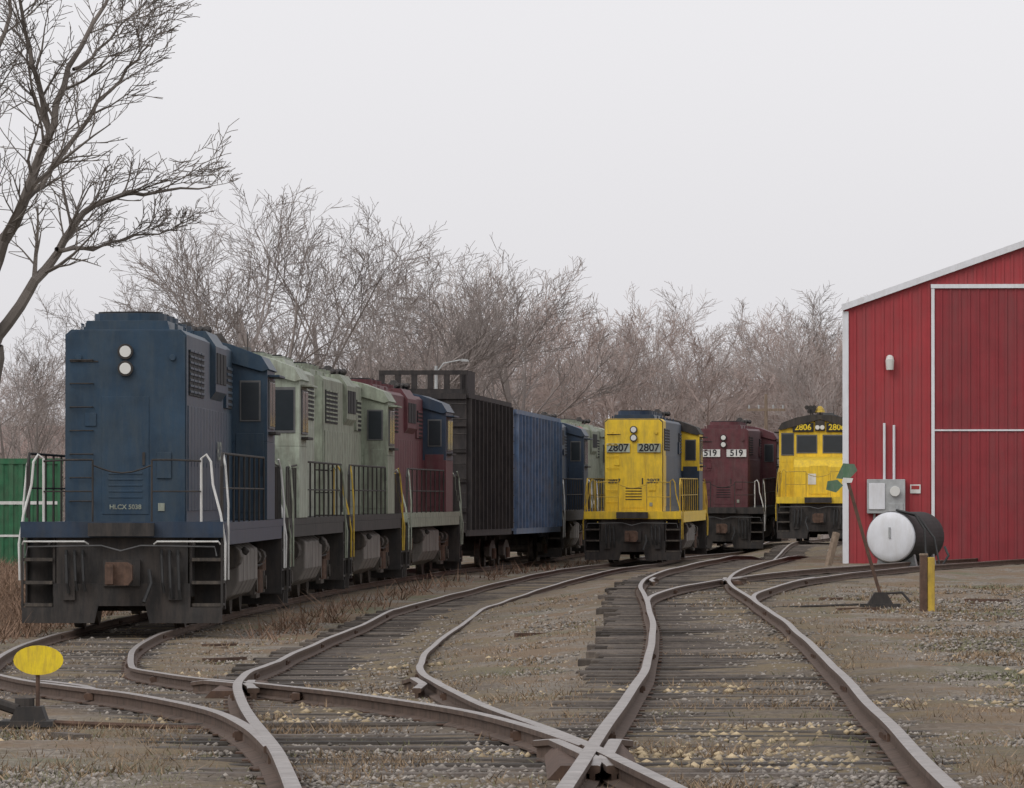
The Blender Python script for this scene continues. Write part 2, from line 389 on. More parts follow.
grass('rust_weeds',5000,'weed',.15,.5,lambda X,Y: (X<-7.3 and Y>60) or (C(Y)+1.9<X<B(Y)-1.7 and Y>95 and random.random()<.25),230,6,1.2,.12)
# loose planks, spikes and broken tie pieces
mb=MB(); rd=random.Random(4)
for i in range(26):
    Y=rd.uniform(34,105); X=rd.uniform(-.075,.08)*Y
    if tdist(X,Y)<1.4: continue
    a=rd.random()*3.14; l=rd.uniform(.12,.45); w_=rd.uniform(.03,.07); z=gz_(X,Y)+.005
    ca,sa=math.cos(a),math.sin(a)
    vs=[(X+ca*u*l-sa*v*w_,Y+sa*u*l+ca*v*w_,z+h) for h in(-.05,.03) for u,v in((-1,-1),(1,-1),(1,1),(-1,1))]
    mb.add(vs,[(0,3,2,1),(4,5,6,7),(0,1,5,4),(1,2,6,5),(2,3,7,6),(3,0,4,7)],rd.choice(['tie','wood','rust','tie']))
mb.obj('wood_debris',None)

# ------------------------------------------------------------ vehicles
def place(T,ya,yb):
    p0=Vector((T(ya),ya,zf(T(ya),ya))); p1=Vector((T(yb),yb,zf(T(yb),yb)))
    y=(p1-p0).normalized(); x=y.cross(Vector((0,0,1))).normalized(); z=x.cross(y)
    m=Matrix(((x.x,y.x,z.x,p0.x),(x.y,y.y,z.y,p0.y),(x.z,y.z,z.z,p0.z),(0,0,0,1))); return m,(p1-p0).length
def wheelset(mb,y,r=.51):
    for sx in(-1,1):
        mb.tube([(sx*.70,y,r),(sx*.73,y,r)],r+.025,'wheel',20); mb.tube([(sx*.73,y,r),(sx*.85,y,r)],r,'truck',20)
        mb.tube([(sx*.85,y,r),(sx*.87,y,r)],r*.35,'truck',10)
    mb.tube([(-.7,y,r),(.7,y,r)],.09,'truck',8)
def truck(mb,yc,loco=True):
    h=1.37 if loco else .88
    r=.51 if loco else .42
    for s in(-1,1): wheelset(mb,yc+s*h,r)
    for sx in(-1,1):
        a,b=(sx*.98,sx*1.14) if sx>0 else (sx*1.14,sx*.98)
        if loco:
            mb.prismx([(yc-h-.55,.62),(yc-h-.3,.42),(yc-h+.25,.42),(yc-h+.5,.62),(yc-.55,.62),(yc-.45,.3),(yc+.45,.3),(yc+.55,.62),(yc+h-.5,.62),(yc+h-.25,.42),(yc+h+.3,.42),(yc+h+.55,.62),(yc+h+.6,.95),(yc+h+.2,1.02),(yc-h-.2,1.02),(yc-h-.6,.95)],a,b,'truck')
            for s in(-1,1):
                mb.box(min(sx*1.14,sx*1.27),max(sx*1.14,sx*1.27),yc+s*h-.18,yc+s*h+.18,.34,.72,'truck')
                mb.tube([(sx*1.27,yc+s*h,.51),(sx*1.31,yc+s*h,.51)],.13,'truck',10)
                mb.tube([(sx*1.2,yc+s*.72-.25*s,.98),(sx*1.2,yc+s*.72+.3*s,.98)],.13,'truck',10)
                for q in(-.13,.13): mb.tube([(sx*1.2,yc+s*h+q*2.3,.72),(sx*1.2,yc+s*h+q*2.3,1.0)],.085,'rust',8)
                mb.tube([(sx*1.22,yc+s*.25,.35),(sx*1.22,yc+s*.25,.75)],.09,'rust',8)
            mb.box(min(sx*1.14,sx*1.24),max(sx*1.14,sx*1.24),yc-.5,yc+.5,.26,.36,'truck')
            mb.tube([(sx*1.25,yc-h-.4,.85),(sx*1.25,yc+.1,.82),(sx*1.25,yc+h+.4,.86)],.02,'black',5)
        else:
            mb.prismx([(yc-h-.25,.32),(yc-h+.25,.32),(yc-.4,.2),(yc+.4,.2),(yc+h-.25,.32),(yc+h+.25,.32),(yc+h+.25,.6),(yc+.4,.78),(yc-.4,.78),(yc-h-.25,.6)],a,b,'truck')
            for q in(-.18,0,.18): mb.tube([(sx*1.17,yc+q,.25),(sx*1.17,yc+q,.55)],.07,'rust',8)
    mb.box(-.95,.95,yc-.25,yc+.25,.5,.95,'truck')
    if loco:
        for s in(-1,1): mb.box(-.6,.6,yc+s*.75-.35,yc+s*.75+.35,.25,.8,'truck')
def coupler(mb,y,s):
    mb.box(-.28,.28,min(y,y-s*.25),max(y,y-s*.25),.66,1.06,'black')
    mb.box(-.09,.09,min(y,y+s*.35),max(y,y+s*.35),.76,.96,'rust')
    mb.prism([(-.2,.68),(.14,.68),(.2,.76),(.2,.98),(.12,1.03),(-.2,1.03)],min(y+s*.33,y+s*.55),max(y+s*.33,y+s*.55),'rust')
    mb.box(-.2,-.08,min(y+s*.55,y+s*.68),max(y+s*.55,y+s*.68),.7,1.0,'rust')
def loco(name,T,ya,yb,hood,cab,sill='black',pil='black',rails='white',siderail='black',endcol=None,num=None,board='white',flip=False,roof=None,near=False,lowcab=None,nose=None,blister=True,cabboard=None,cabtext='numbk'):
    mw,L=place(T,ya,yb)
    if flip: mw=mw@Matrix.Translation((0,L,0))@Matrix.Rotation(math.pi,4,'Z')
    root=empty(name,mw); endcol=endcol or hood; roof=roof or cab; nose=nose or cab
    k=L/18.0
    mb=MB(); truck(mb,3.1*k+.2); truck(mb,L-3.1*k-.2); mb.obj('trucks',root)
    mb=MB()
    mb.box(-1.52,1.52,.35,L-.35,1.5,1.62,sill)
    mb.sbox(1.42,1.53,1.0,L-1.0,1.28,1.497,sill)
    mb.box(-.55,.55,.4,L-.4,.95,1.5,'black')
    for ye,s in((.3,-1),(L-.3,1)):
        Yb=lambda a,b:(min(ye+s*a,ye+s*b),max(ye+s*a,ye+s*b))
        mb.box(-1.54,1.54,*Yb(-.05,.1),1.40,1.64,sill)
        mb.box(-1.0,1.0,*Yb(-.06,0),.70,1.398,pil)
        mb.prism([(-1.52,.1),(-.42,.1),(-.36,.36),(.36,.36),(.42,.1),(1.52,.1),(1.52,.34),(1.04,.34),(1.04,.70),(-1.04,.70),(-1.04,.34),(-1.52,.34)],*Yb(-.05,.06),pil)
        mb.box(-.5,.5,*Yb(.1,.28),1.42,1.62,pil)
        for q in(-1,1): mb.box(q*.8-.09,q*.8+.09,*Yb(.06,.12),.45,.95,pil)
        for sx in(-1,1):
            X=lambda a,b:(min(sx*a,sx*b),max(sx*a,sx*b))
            mb.box(*X(1.02,1.06),*Yb(-.7,-.06),.5,1.398,pil)
            mb.box(*X(1.06,1.53),*Yb(-.75,-.7),.3,1.398,pil)
            for q,zz in enumerate((.36,.70,1.05)):
                mb.box(*X(1.06,1.53),*Yb(-.6,-.02),zz,zz+.035,pil)
                mb.box(*X(1.06,1.54),*Yb(-.02,.0),zz-.01,zz+.04,'truck')
            mb.box(*X(1.5,1.53),*Yb(-.68,-.62),.3,1.398,pil)
            mb.box(*X(1.5,1.535),*Yb(-.02,.02),.3,1.398,pil)
        coupler(mb,ye+s*.1,s)
        for x in(-.85,-.72,-.6,.6,.72,.85):
            zt=1.2; zb=random.uniform(.45,.6)
            mb.tube([(x,ye+s*.02,zt),(x+.01,ye+s*.16,zt-.08),(x+.03,ye+s*.2,zb+.15),(x+.05,ye+s*.15,zb)],.024,'rubber',6)
        mb.tube([(.42,ye+s*.1,.9),(.46,ye+s*.3,.7),(.36,ye+s*.42,.42)],.032,'rubber',6)
        mb.tube([(-1.45,ye+s*.2,1.12),(-1.42,ye+s*.2,1.26),(-.3,ye+s*.22,1.28),(0,ye+s*.3,1.2),(.3,ye+s*.22,1.28),(1.42,ye+s*.2,1.26),(1.45,ye+s*.2,1.12)],.012,'gasket',5)
    mb.obj('underframe',root)
    mb=MB(); t0,t1=6.3*k,11.4*k
    prof=[(-1.05,.3),(1.05,.3),(1.3,.42),(1.42,.65),(1.42,1.15),(1.25,1.26),(-1.25,1.26),(-1.42,1.15),(-1.42,.65),(-1.3,.42)]
    mb.prism(prof,t0,t1,'tank')
    for q in range(1,5): mb.prism([(x*1.008,(z-.78)*1.012+.78) for x,z in prof],t0+q*(t1-t0)/5-.03,t0+q*(t1-t0)/5+.03,'tank')
    for sx in(-1,1):
        mb.tube([(sx*1.3,t0-.75,1.05),(sx*1.3,t0-.2,1.05)],.2,'truck',12)
        mb.tube([(sx*1.15,t1+.15,1.0),(sx*1.15,t1+.8,1.0)],.22,'truck',12)
        mb.tube([(sx*1.43,t0+.8,1.1),(sx*1.5,t0+.8,1.18)],.07,'black',8)
    mb.obj('fuel_tank',root,bevel=.03)
    mb=MB(); h0=.95; h1=12.35*k; hw=.93
    hp=lambda w,z0,z1,c,:[(-w,z0),(w,z0),(w,z1-c),(w-c*1.1,z1),(-(w-c*1.1),z1),(-w,z1-c)]
    mb.prism(hp(hw,1.62,4.58,.08),h0+.06,h1,hood)
    mb.prism(hp(hw-.02,1.62,4.56,.09),h0,h0+.062,endcol)
    if endcol!=hood: mb.prism(hp(hw+.006,1.64,4.59,.08),h0+.065,h0+1.6,endcol)
    if blister:
        mb.prism([(-1.02,3.72),(-.9,3.55),(.9,3.55),(1.02,3.72),(1.02,4.45),(.85,4.7),(-.85,4.7),(-1.02,4.45)],6.6*k,9.4*k,hood)
    mb.prism([(-.66,4.57),(.66,4.57),(.62,4.72),(-.62,4.72)],h0+.25,5.4*k,hood)
    for sx in(-1,1):
        X=lambda a,b:(min(sx*a,sx*b),max(sx*a,sx*b))
        y=h0+.3
        while y<h1-.7:
            mb.box(*X(hw,hw+.016),y,y+.66,1.8,3.42,endcol if (y<h0+1.3 and endcol!=hood) else hood)
            mb.box(*X(hw+.016,hw+.024),y+.60,y+.63,2.48,2.56,hood)
            y+=.72
        y=h0+.5
        for q in range(4):
            mb.box(*X(hw,hw+.02),y,y+.78,3.58,4.28,'grille')
            for z in np.arange(3.62,4.28,.09): mb.box(*X(hw+.02,hw+.035),y+.02,y+.76,z,z+.035,hood)
            y+=.86
        mb.box(*X(hw,hw+.03),h1-1.9,h1-.5,3.5,4.2,'grille')
        for z in np.arange(3.55,4.2,.1): mb.box(*X(hw+.03,hw+.045),h1-1.9,h1-.5,z,z+.045,hood)
        mb.box(*X(hw,hw+.05),10*k,10.5*k,3.5,3.9,hood)
        if blister:
            for q in range(3): mb.box(*X(1.02,1.035),6.8*k+q*.82,6.8*k+q*.82+.66,3.85,4.35,'grille')
    for y in(h0+1.0,h0+2.25,h0+3.5):
        mb.tube([(0,y,4.7),(0,y,4.84)],.56,hood,20); mb.tube([(0,y,4.84),(0,y,4.87)],.5,'grille',20)
    for y in((7.3*k,8.6*k)):
        mb.tube([(0,y,4.68),(0,y,4.82)],.5,hood,18); mb.tube([(0,y,4.82),(0,y,4.84)],.44,'grille',18)
    mb.box(-.2,.2,9.9*k,10.4*k,4.57,4.86,'black')
    mb.box(-.45,.45,10.8*k,11.7*k,4.57,4.72,hood)
    for sx in(-1,1):
        for y in np.arange(h0+.6,h1-.5,1.9): mb.tube([(sx*.72,y,4.56),(sx*.72,y,4.68),(sx*.72,y+.35,4.68),(sx*.72,y+.35,4.56)],.013,hood,4)
    yf=h0
    mb.box(-.36,.36,yf-.012,yf,1.75,3.55,endcol); mb.box(.26,.3,yf-.03,yf-.012,2.5,2.7,'black')
    for q in range(5): mb.box(-.26,.26,yf-.022,yf-.012,2.0+q*.09,2.03+q*.09,'grille' if not near else endcol)
    for z in(3.98,4.24):
        mb.tube([(0,yf,z),(0,yf-.08,z)],.12,'black',18); mb.tube([(0,yf-.075,z),(0,yf-.09,z)],.088,'lens',18)
    for z in np.arange(1.95,4.3,.36):
        mb.tube([(-.85,yf,z),(-.85,yf-.07,z),(-.5,yf-.07,z),(-.5,yf,z)],.012,endcol if not near else 'black',4)
    mb.box(-.85,-.42,yf-.015,yf,4.08,4.10,'black')
    for sx in(-1,1): mb.tube([(sx*.72,yf,4.15),(sx*.72,yf-.05,4.15)],.05,endcol,10)
    mb.box(-.62,-.45,yf-.025,yf,3.1,3.3,endcol); mb.box(.5,.6,yf-.018,yf,1.8,1.92,'gray2'); mb.box(.48,.7,yf-.03,yf,2.3,2.7,endcol)
    mb.obj('long_hood',root,bevel=.018)
    if near:
        text('HLCX 5038',.10,(0.0,yf-.024,1.86),(math.pi/2,0,0),'gray2',root,'label')
        text('HLCX',.42,(hw+.045,8.3,2.75),(math.pi/2,0,math.pi/2),'gray2',root,'lettering')
    mb=MB(); c0=h1; c1=h1+2.35; cw=1.53
    low=lowcab or cab
    mb.box(-cw,cw,c0,c1,1.625,2.95,low); 
    mb.prism([(-cw,2.953),(cw,2.953),(cw,4.2),(cw-.12,4.38),(.9,4.58),(.4,4.68),(-.4,4.68),(-.9,4.58),(-cw+.12,4.38),(-cw,4.2)],c0,c1,cab)
    mb.prism([(cw+.04,4.19),(cw-.1,4.42),(.9,4.62),(.4,4.72),(-.4,4.72),(-.9,4.62),(-cw+.1,4.42),(-cw-.04,4.19),(-cw+.08,4.15),(0,4.55),(cw-.08,4.15)],c0-.08,c1+.12,roof)
    for sx in(-1,1):
        X=lambda a,b:(min(sx*a,sx*b),max(sx*a,sx*b))
        for a,b in((c0+.3,c0+1.05),(c0+1.15,c0+1.9)):
            mb.box(*X(cw,cw+.025),a-.04,b+.04,3.18,4.02,'gasket'); mb.box(*X(cw+.02,cw+.032),a,b,3.22,3.98,'glass')
        mb.box(*X(cw,cw+.2),c0+.2,c0+2.0,4.06,4.1,roof)
        mb.box(*X(cw,cw+.13),c0+.35,c0+1.85,3.08,3.13,'black')
        mb.box(*X(1.06,1.42),c0-.02,c0,3.30,4.0,'gasket'); mb.box(*X(1.09,1.39),c0-.028,c0-.01,3.33,3.97,'glass')
        mb.box(*X(.99,1.47),c0-.015,c0,1.75,3.1,low)
        mb.box(*X(.97,1.45),c1,c1+.02,3.2,4.05,'gasket'); mb.box(*X(1.0,1.42),c1+.01,c1+.03,3.25,4.0,'glass')
        mb.box(*X(.1,.88),c1,c1+.02,3.28,3.98,'gasket'); mb.box(*X(.14,.84),c1+.01,c1+.03,3.33,3.93,'glass')
        mb.box(*X(.24,1.02),c1,c1+.09,4.08,4.42,'black')
        mb.box(*X(.26,1.0),c1+.08,c1+.1,4.1,4.4,cabboard or board)
    mb.box(-.18,.18,c1,c1+.1,4.12,4.52,'black')
    for x in(-.09,.09): mb.tube([(x,c1+.1,4.25),(x,c1+.14,4.25)],.085,'lens',14)
    n0,n1=c1,L-1.15
    npf=[(n0,1.62),(n1,1.62),(n1,2.75),(n1-.18,3.0),(n0,3.16)]
    mb.prismx(npf,-.93,.93,nose)
    mb.box(-.35,.35,n1,n1+.02,1.75,2.8,nose)
    mb.box(.1,.4,n1+.02,n1+.035,2.1,2.5,'white' if num else nose)
    mb.tube([(.3,c0+.9,4.7),(.3,c0+.9,4.86)],.03,'black',6)
    for q,(dx,ln) in enumerate(((0,.45),(.12,.36),(-.12,.3))):
        mb.tube([(.3+dx,c0+.9,4.88),(.3+dx,c0+.9+ln*.6,4.88),(.3+dx,c0+.9+ln,4.88)],[.03,.035,.09],'black',8)
    mb.box(-.5,-.1,c0+.5,c0+1.1,4.7,4.82,'gasket')
    mb.tube([(0,c1-.25,4.7),(0,c1-.25,4.83)],.03,'black',6); mb.tube([(0,c1-.25,5.05),(0,c1-.25,4.95),(0,c1-.25,4.82)],[.06,.14,.2],'stripe' if cabboard else 'black',12)
    if cabboard:
        mb.tube([(.35,c1-.4,4.65),(.35,c1-.4,5.0)],.03,'black',6)
        for dx in(-.14,0,.14): mb.tube([(.35+dx,c1-.5,5.0),(.35+dx,c1-.2,5.0),(.35+dx,c1-.05,5.0)],[.03,.04,.09],'black',8)
    mb.tube([(-.5,c0+1.5,4.6),(-.5,c0+1.5,5.1)],.012,'black',4)
    mb.obj('cab',root,bevel=.02)
    mb=MB(); hz=2.68
    for sx in(-1,1):
        y0r,y1r=1.0,h1-.15
        x=sx*1.48
        n=8
        for q in range(n+1):
            y=y0r+(y1r-y0r)*q/n; mb.tube([(x,y,1.55),(x,y,hz)],.018,siderail,5)
        mb.tube([(x,y0r-.35,1.7),(x,y0r-.3,hz-.2),(x,y0r,hz),(x,y1r,hz),(x,y1r+.12,hz-.3)],.02,siderail,6)
        mb.tube([(x,y0r,2.15),(x,y1r,2.15)],.014,siderail,5)
        for ye,s in((.3,1),(L-.3,-1)):
            mb.tube([(sx*1.56,ye+s*.05,.75),(sx*1.57,ye+s*.0,1.3),(sx*1.5,ye-s*.02,1.75),(sx*1.38,ye,2.2),(sx*1.35,ye,2.55),(sx*1.28,ye,2.66),(sx*1.2,ye+s*.02,2.6),(sx*1.2,ye+s*.05,1.64)],.02,rails,8)
            mb.tube([(sx*1.57,ye+s*.72,.75),(sx*1.57,ye+s*.72,1.9),(sx*1.52,ye+s*.78,2.5),(sx*1.48,ye+s*.9,hz)],.018,rails,7)
            mb.tube([(sx*.45,ye,1.6),(sx*.45,ye,2.58)],.016,siderail,5)
            mb.tube([(sx*1.2,ye,2.56),(sx*.8,ye,2.58),(sx*.45,ye,2.58)],.016,siderail,5)
            mb.tube([(sx*1.2,ye,2.1),(sx*.45,ye,2.1)],.012,siderail,5)
        for y in np.arange(c1+.3,L-.4,.5): mb.tube([(x,y,1.55),(x,y,2.55)],.016,siderail,5)
        mb.tube([(x,c1+.05,2.6),(x,L-.6,2.55)],.018,siderail,5)
        mb.tube([(sx*1.1,.3,1.3),(sx*1.1,.1,1.3)],.02,siderail,5)
    for ye in(.3,L-.3):
        pts=[(t,ye,2.5-.12*math.cos(t/.45*math.pi/2)) for t in np.linspace(-.45,.45,7)]
        mb.tube(pts,.012,siderail,4)
        if near and ye<1:
            for sx in(-1,1): mb.tube([(sx*1.5,.12,1.3),(sx*1.48,.02,1.34),(sx*.55,.02,1.34),(sx*.5,.12,1.3)],.014,rails,6)
    mb.obj('handrails',root)
    if num:
        mb=MB()
        for sx in(-1,1): mb.box(min(sx*.12,sx*.86),max(sx*.12,sx*.86),yf-.06,yf-.005,3.52,3.80,board)
        mb.obj('number_boards',root)
        for sx in(-1,1):
            text(num,.33,(sx*.49,yf-.068,3.66),(math.pi/2,0,0),'numbk',root)
            text(num,.31,(sx*-.63,c1+.105,4.25),(math.pi/2,0,math.pi),cabtext,root)
            if hood!='maroon': text(num,.2,(sx*.62,yf-.035,2.6),(math.pi/2,0,0),'dkblue',root)
    return root
loco('blue_locomotive',C,98.5,116.5,'blue','blue',sill='dkblue',near=True,siderail='black')
loco('gray_locomotive',C,117.2,135.3,'gray2','gray2',sill='black',flip=True,rails='gray',blister=True)
loco('gray_locomotive.001',C,136.,154.,'gray','gray',sill='black',rails='stripe')
loco('maroon_locomotive',C,154.8,173.,'maroon','dkblue',lowcab='maroon',sill='gray',rails='gray2')
loco('blue_locomotive.001',C,214.5,232.,'dkblue','dkblue',rails='white')
loco('gray_and_red_locomotive',C,233.,250.,'gray','gray2',endcol='red',rails='white')
loco('yellow_and_blue_locomotive',B,206.,224.,'dkblue','yellow',lowcab='dkblue',endcol='yellow',num='2807',rails='stripe',siderail='stripe',sill='yellow',roof='black',board='gray2',blister=False)
loco('maroon_locomotive.001',B,242.5,260.5,'maroon','maroon',num='519',rails='white',blister=False)
loco('yellow_and_blue_locomotive.001',A,240.,258.,'dkblue','yellow',lowcab='yellow',num='2806',rails='stripe',siderail='stripe',sill='yellow',flip=True,roof='black',board='gray2',nose='yellow',cabboard='numbk',cabtext='targety')

def freight(name,ya,yb,k,h,bulk=False,ribs=12):
    mw,L=place(C,ya,yb); root=empty(name,mw)
    mb=MB(); truck(mb,2.0,False); truck(mb,L-2.0,False); coupler(mb,.25,-1); coupler(mb,L-.25,1)
    mb.box(-.35,.35,.3,L-.3,.75,1.1,'black'); mb.obj('trucks_and_couplers',root)
    mb=MB(); w=1.5
    mb.sbox(w-.06,w,.3,L-.3,1.05,h,k); mb.box(-w+.06,w-.06,.3,L-.3,1.05,1.2,k)
    mb.box(-w,w,.24,.3,1.05,h,k); mb.box(-w,w,L-.3,L-.24,1.05,h,k)
    mb.sbox(w-.1,w+.07,.24,L-.24,h-.13,h+.0,k) ; mb.sbox(w-.02,w+.07,.24,L-.24,.95,1.12,k)
    mb.box(-w,w,.16,.24,h-.16,h-.02,k)
    for z in(1.6,2.4,3.2,3.9):
        if z<h-.3: mb.box(-w,w,.17,.24,z,z+.12,k)
    for q in range(ribs+1):
        y=.34+(L-.8)*q/ribs
        mb.sbox(w,w+.13,y,y+.16,1.12,h-.13,k)
    for sx in(-1,1):
        for z in np.arange(1.3,h-.2,.4): mb.tube([(sx*1.5,.2,z),(sx*1.5,.1,z),(sx*1.1,.1,z),(sx*1.1,.2,z)],.015,'black',4)
    for z in np.arange(1.3,h-.3,.32):
        mb.sbox(w,w+.015,.4,L-.4,z,z+.2,k)
    if bulk:
        mb.box(-.9,w,.6,.75,h-.1,h+.12,'coal')
        for x in np.linspace(-.9,1.3,6): mb.box(x,x+.15,.6,.75,h+.1,h+.55,'coal')
        mb.box(-.9,w,.59,.76,h+.5,h+.62,'coal')
        mb.box(1.35,1.5,.6,3.2,h,h+.62,'coal')
    mb.obj('body',root)
freight('black_gondola_car',174.6,191.,'coal',4.8,True,11)
freight('blue_gondola_car',192.5,213.5,'carblue',4.65,False,14)

# ------------------------------------------------------------ red shed
sx0,sy0=8.3,162.; gz=zf(9,162)-.15
mw=Matrix.Translation((sx0,sy0,gz))@Matrix.Rotation(-math.atan(.075),4,'Z')
root=empty('red_metal_shed',mw)
W=14.2; D=36.; EH=6.68-gz; sl=.352; PK=EH+sl*W/2
mb=MB(); dx0,dx1=2.2,9.4; DH=7.2-gz
def wallz(x): return EH+sl*min(x,W-x)
mb.prism([(0,-.3),(dx0,-.3),(dx0,wallz(dx0)),(0,EH)],0,.15,'shed')
mb.prism([(dx0,DH),(dx1,DH),(dx1,wallz(dx1)),(W/2,PK),(dx0,wallz(dx0))],0,.15,'shed')
mb.prism([(dx1,-.3),(W,-.3),(W,EH),(dx1,wallz(dx1))],0,.15,'shed')
mb.box(0,.15,.15,D,-.3,EH,'shed'); mb.box(W-.15,W,.15,D,-.3,EH,'shed'); mb.prism([(0,0),(W,0),(W,EH),(W/2,PK),(0,EH)],D,D+.1,'shed')
x=.25
while x<W-.1:
    z0=0 if (x<dx0-.1 or x>dx1+.1) else DH+.05
    mb.prism([(x-.03,z0),(x+.03,z0),(x+.03,wallz(x)-.1),(x-.03,wallz(x)-.1)],-.025,0,'shed'); x+=.23
y=.4
while y<D: mb.box(-.02,0,y,y+.05,0,EH,'shed'); y+=.305
mb.obj('walls',root)
mb=MB(); mb.box(dx0,dx1,-.09,-.03,.05,DH,'sheddoor')
x=dx0+.2
while x<dx1: mb.box(x-.025,x+.025,-.115,-.09,.05,DH-.02,'sheddoor'); x+=.23
mb.box(dx0-.02,dx1,-.13,-.1,3.3,3.34,'trim'); mb.box(dx0-.05,dx0+.03,-.14,-.02,0,DH,'trim')
mb.box(dx0-.06,dx1+.1,-.16,-.02,DH,DH+.10,'trim'); mb.box((dx0+dx1)/2-.04,(dx0+dx1)/2+.04,-.14,-.1,.05,DH,'trim')
mb.obj('sliding_door',root)
mb=MB()
mb.prism([(-.06,EH-.02),(W/2,PK+.0),(W/2,PK+.12),(-.06,EH+.10)],-.1,D+.3,'roof')
mb.prism([(W/2,PK),(W+.06,EH-.02),(W+.06,EH+.10),(W/2,PK+.12)],-.1,D+.3,'roof')
mb.prism([(-.08,EH-.04),(W/2,PK-.03),(W/2,PK+.14),(-.08,EH+.12)],-.15,-.102,'trim')
mb.prism([(W/2,PK-.03),(W+.08,EH-.04),(W+.08,EH+.12),(W/2,PK+.14)],-.15,-.102,'trim')
mb.box(-.06,.09,-.05,0,-.2,EH-.05,'trim'); mb.box(-.06,-.02,0,.12,0,EH-.05,'trim')
mb.obj('roof_and_trim',root)
mb=MB()
xl=1.12; zl=5.35-gz
mb.box(xl-.09,xl+.09,-.06,0,zl-.1,zl+.15,'galv'); mb.tube([(xl,-.1,zl+.12),(xl,-.2,zl+.05),(xl,-.2,zl-.18)],[.09,.11,.09],'lens',12)
mb.obj('wall_lamp',root)
mb=MB()
for x,za,zb in((.98,.3,3.5),(1.22,.3,3.45)): mb.tube([(x,-.08,za),(x,-.08,zb)],.035,'trim',8)
mb.box(.55,1.5,-.3,-.03,1.25,2.1,'galv'); mb.box(.6,1.0,-.34,-.3,1.35,2.0,'trim'); mb.tube([(1.25,-.3,1.8),(1.25,-.42,1.8)],.13,'lens',14)
mb.box(1.08,1.45,-.33,-.3,1.3,1.5,'galv')
mb.box(.7,.76,-.1,-.03,.2,1.25,'galv'); mb.box(1.3,1.34,-.1,-.03,.2,1.25,'galv')
mb.obj('electric_meter_boxes',root,bevel=.01)
mb=MB(); mb.box(1.62,1.88,-.05,-.03,1.75,1.97,'white'); mb.box(1.65,1.85,-.055,-.05,1.85,1.94,'red'); mb.obj('sign',root)

# ------------------------------------------------------------ small things
def at(px,Y,dz=0): 
    X=(px-512)/F*Y; return Vector((X,Y,zf(X,Y)-RH-.03+dz))
p=at(891,150); root=empty('horizontal_fuel_tank',Matrix.Translation(p)@Matrix.Rotation(-.36,4,'Z'))
mb=MB()
mb.tube([(0,y,.72) for y in (-.10,-.085,-.05,0)],[.2,.42,.55,.59],'trim',36)
mb.obj('tank_end',root,smooth=True)
mb=MB(); mb.tube([(0,y,.72) for y in (.0,.03,.031,2.3,2.38,2.42)],[.595,.60,.585,.585,.5,.2],'rubber',36); mb.obj('tank_shell',root)
mb=MB()
for y in(.4,1.9): mb.prism([(-.5,-.05),(.5,-.05),(.42,.35),(-.42,.35)],y,y+.12,'galv')
mb.tube([(0,.5,1.28),(0,.5,1.45)],.05,'galv',8); mb.tube([(0,-.12,.95),(0,-.12,.7)],.025,'galv',6)
mb.obj('saddles_and_fittings',root)
mb=MB()
mb.tube([(.1,.3,1.33),(.5,.25,1.25),(.75,.2,.9),(.8,.1,.4),(.95,.0,.08),(1.25,-.1,.06),(1.35,.1,.3),(1.2,.3,.5)],.03,'rubber',7)
mb.tube([(.0,.4,1.35),(.55,.35,1.2),(.95,.3,.7),(1.1,.2,.1),(.8,-.2,.04),(.3,-.3,.04)],.028,'rubber',7)
mb.obj('hose',root)
p=at(836,152); root=empty('leaning_timber',Matrix.Translation(p)); mb=MB(); mb.tube([(-.2,0,0),(.02,.3,.8)],.1,'wood',6); mb.obj('timber',root)
p=at(927,89); root=empty('marker_post',Matrix.Translation(p)); mb=MB()
mb.box(-.10,.0,-.09,.09,-.1,.80,'rust'); mb.box(.002,.10,-.085,.085,-.1,.76,'stripe'); mb.box(-.105,.01,-.095,.095,.78,.81,'wood'); mb.obj('post',root,bevel=.01)
p=at(880,91.3,.03); root=empty('switch_stand',Matrix.Translation(p)); mb=MB()
mb.box(-.28,.28,-.14,.14,0,.06,'black'); mb.prism([(-.18,.06),(.18,.06),(.08,.22),(-.08,.22)],-.1,.1,'black')
mb.tube([(0,0,.2),(-.12,0,.6),(-.5,0,1.95)],.024,'rust',8)
mb.tube([(0,0,.2),(.3,-.1,.22),(.42,-.12,.08)],.02,'black',6)
mb.tube([(-.3,0,.05),(-1.6,0,.0)],.018,'black',6)
mb.obj('stand_and_mast',root)
mb=MB()
def disc(cx,cz,rx,rz,y,k,tilt=0,n=24):
    ps=[]
    for i in range(n):
        a=2*math.pi*i/n; u=rx*math.cos(a); v=rz*math.sin(a)
        ps.append((cx+u*math.cos(tilt)-v*math.sin(tilt),cz+u*math.sin(tilt)+v*math.cos(tilt)))
    mb.prism(ps,y,y+.012,k)
mb.prism([(-.62,1.82),(-.44,1.80),(-.32,1.93),(-.36,2.02),(-.52,2.03)],-.03,-.018,'targetg'); mb.prism([(-.76,1.66),(-.62,1.62),(-.52,1.72),(-.6,1.80),(-.74,1.78)],-.04,-.028,'targetg'); mb.prism([(-.54,1.75),(-.4,1.76),(-.38,1.82),(-.52,1.83)],-.05,-.041,'white')
mb.obj('targets',root)
p=Vector((-2.88,39.5,zf(-1,39.5)-.115)); root=empty('switch_stand',Matrix.Translation(p)); mb=MB()
mb.box(-.22,.1,-.2,.2,0,.035,'black'); mb.prism([(-.16,.035),(.06,.035),(.03,.12),(-.12,.12)],-.12,.12,'black')
mb.tube([(-.08,0,.1),(-.08,0,.17)],.06,'black',12)
mb.tube([(0,0,.05),(0,0,.42)],.013,'rust',8)
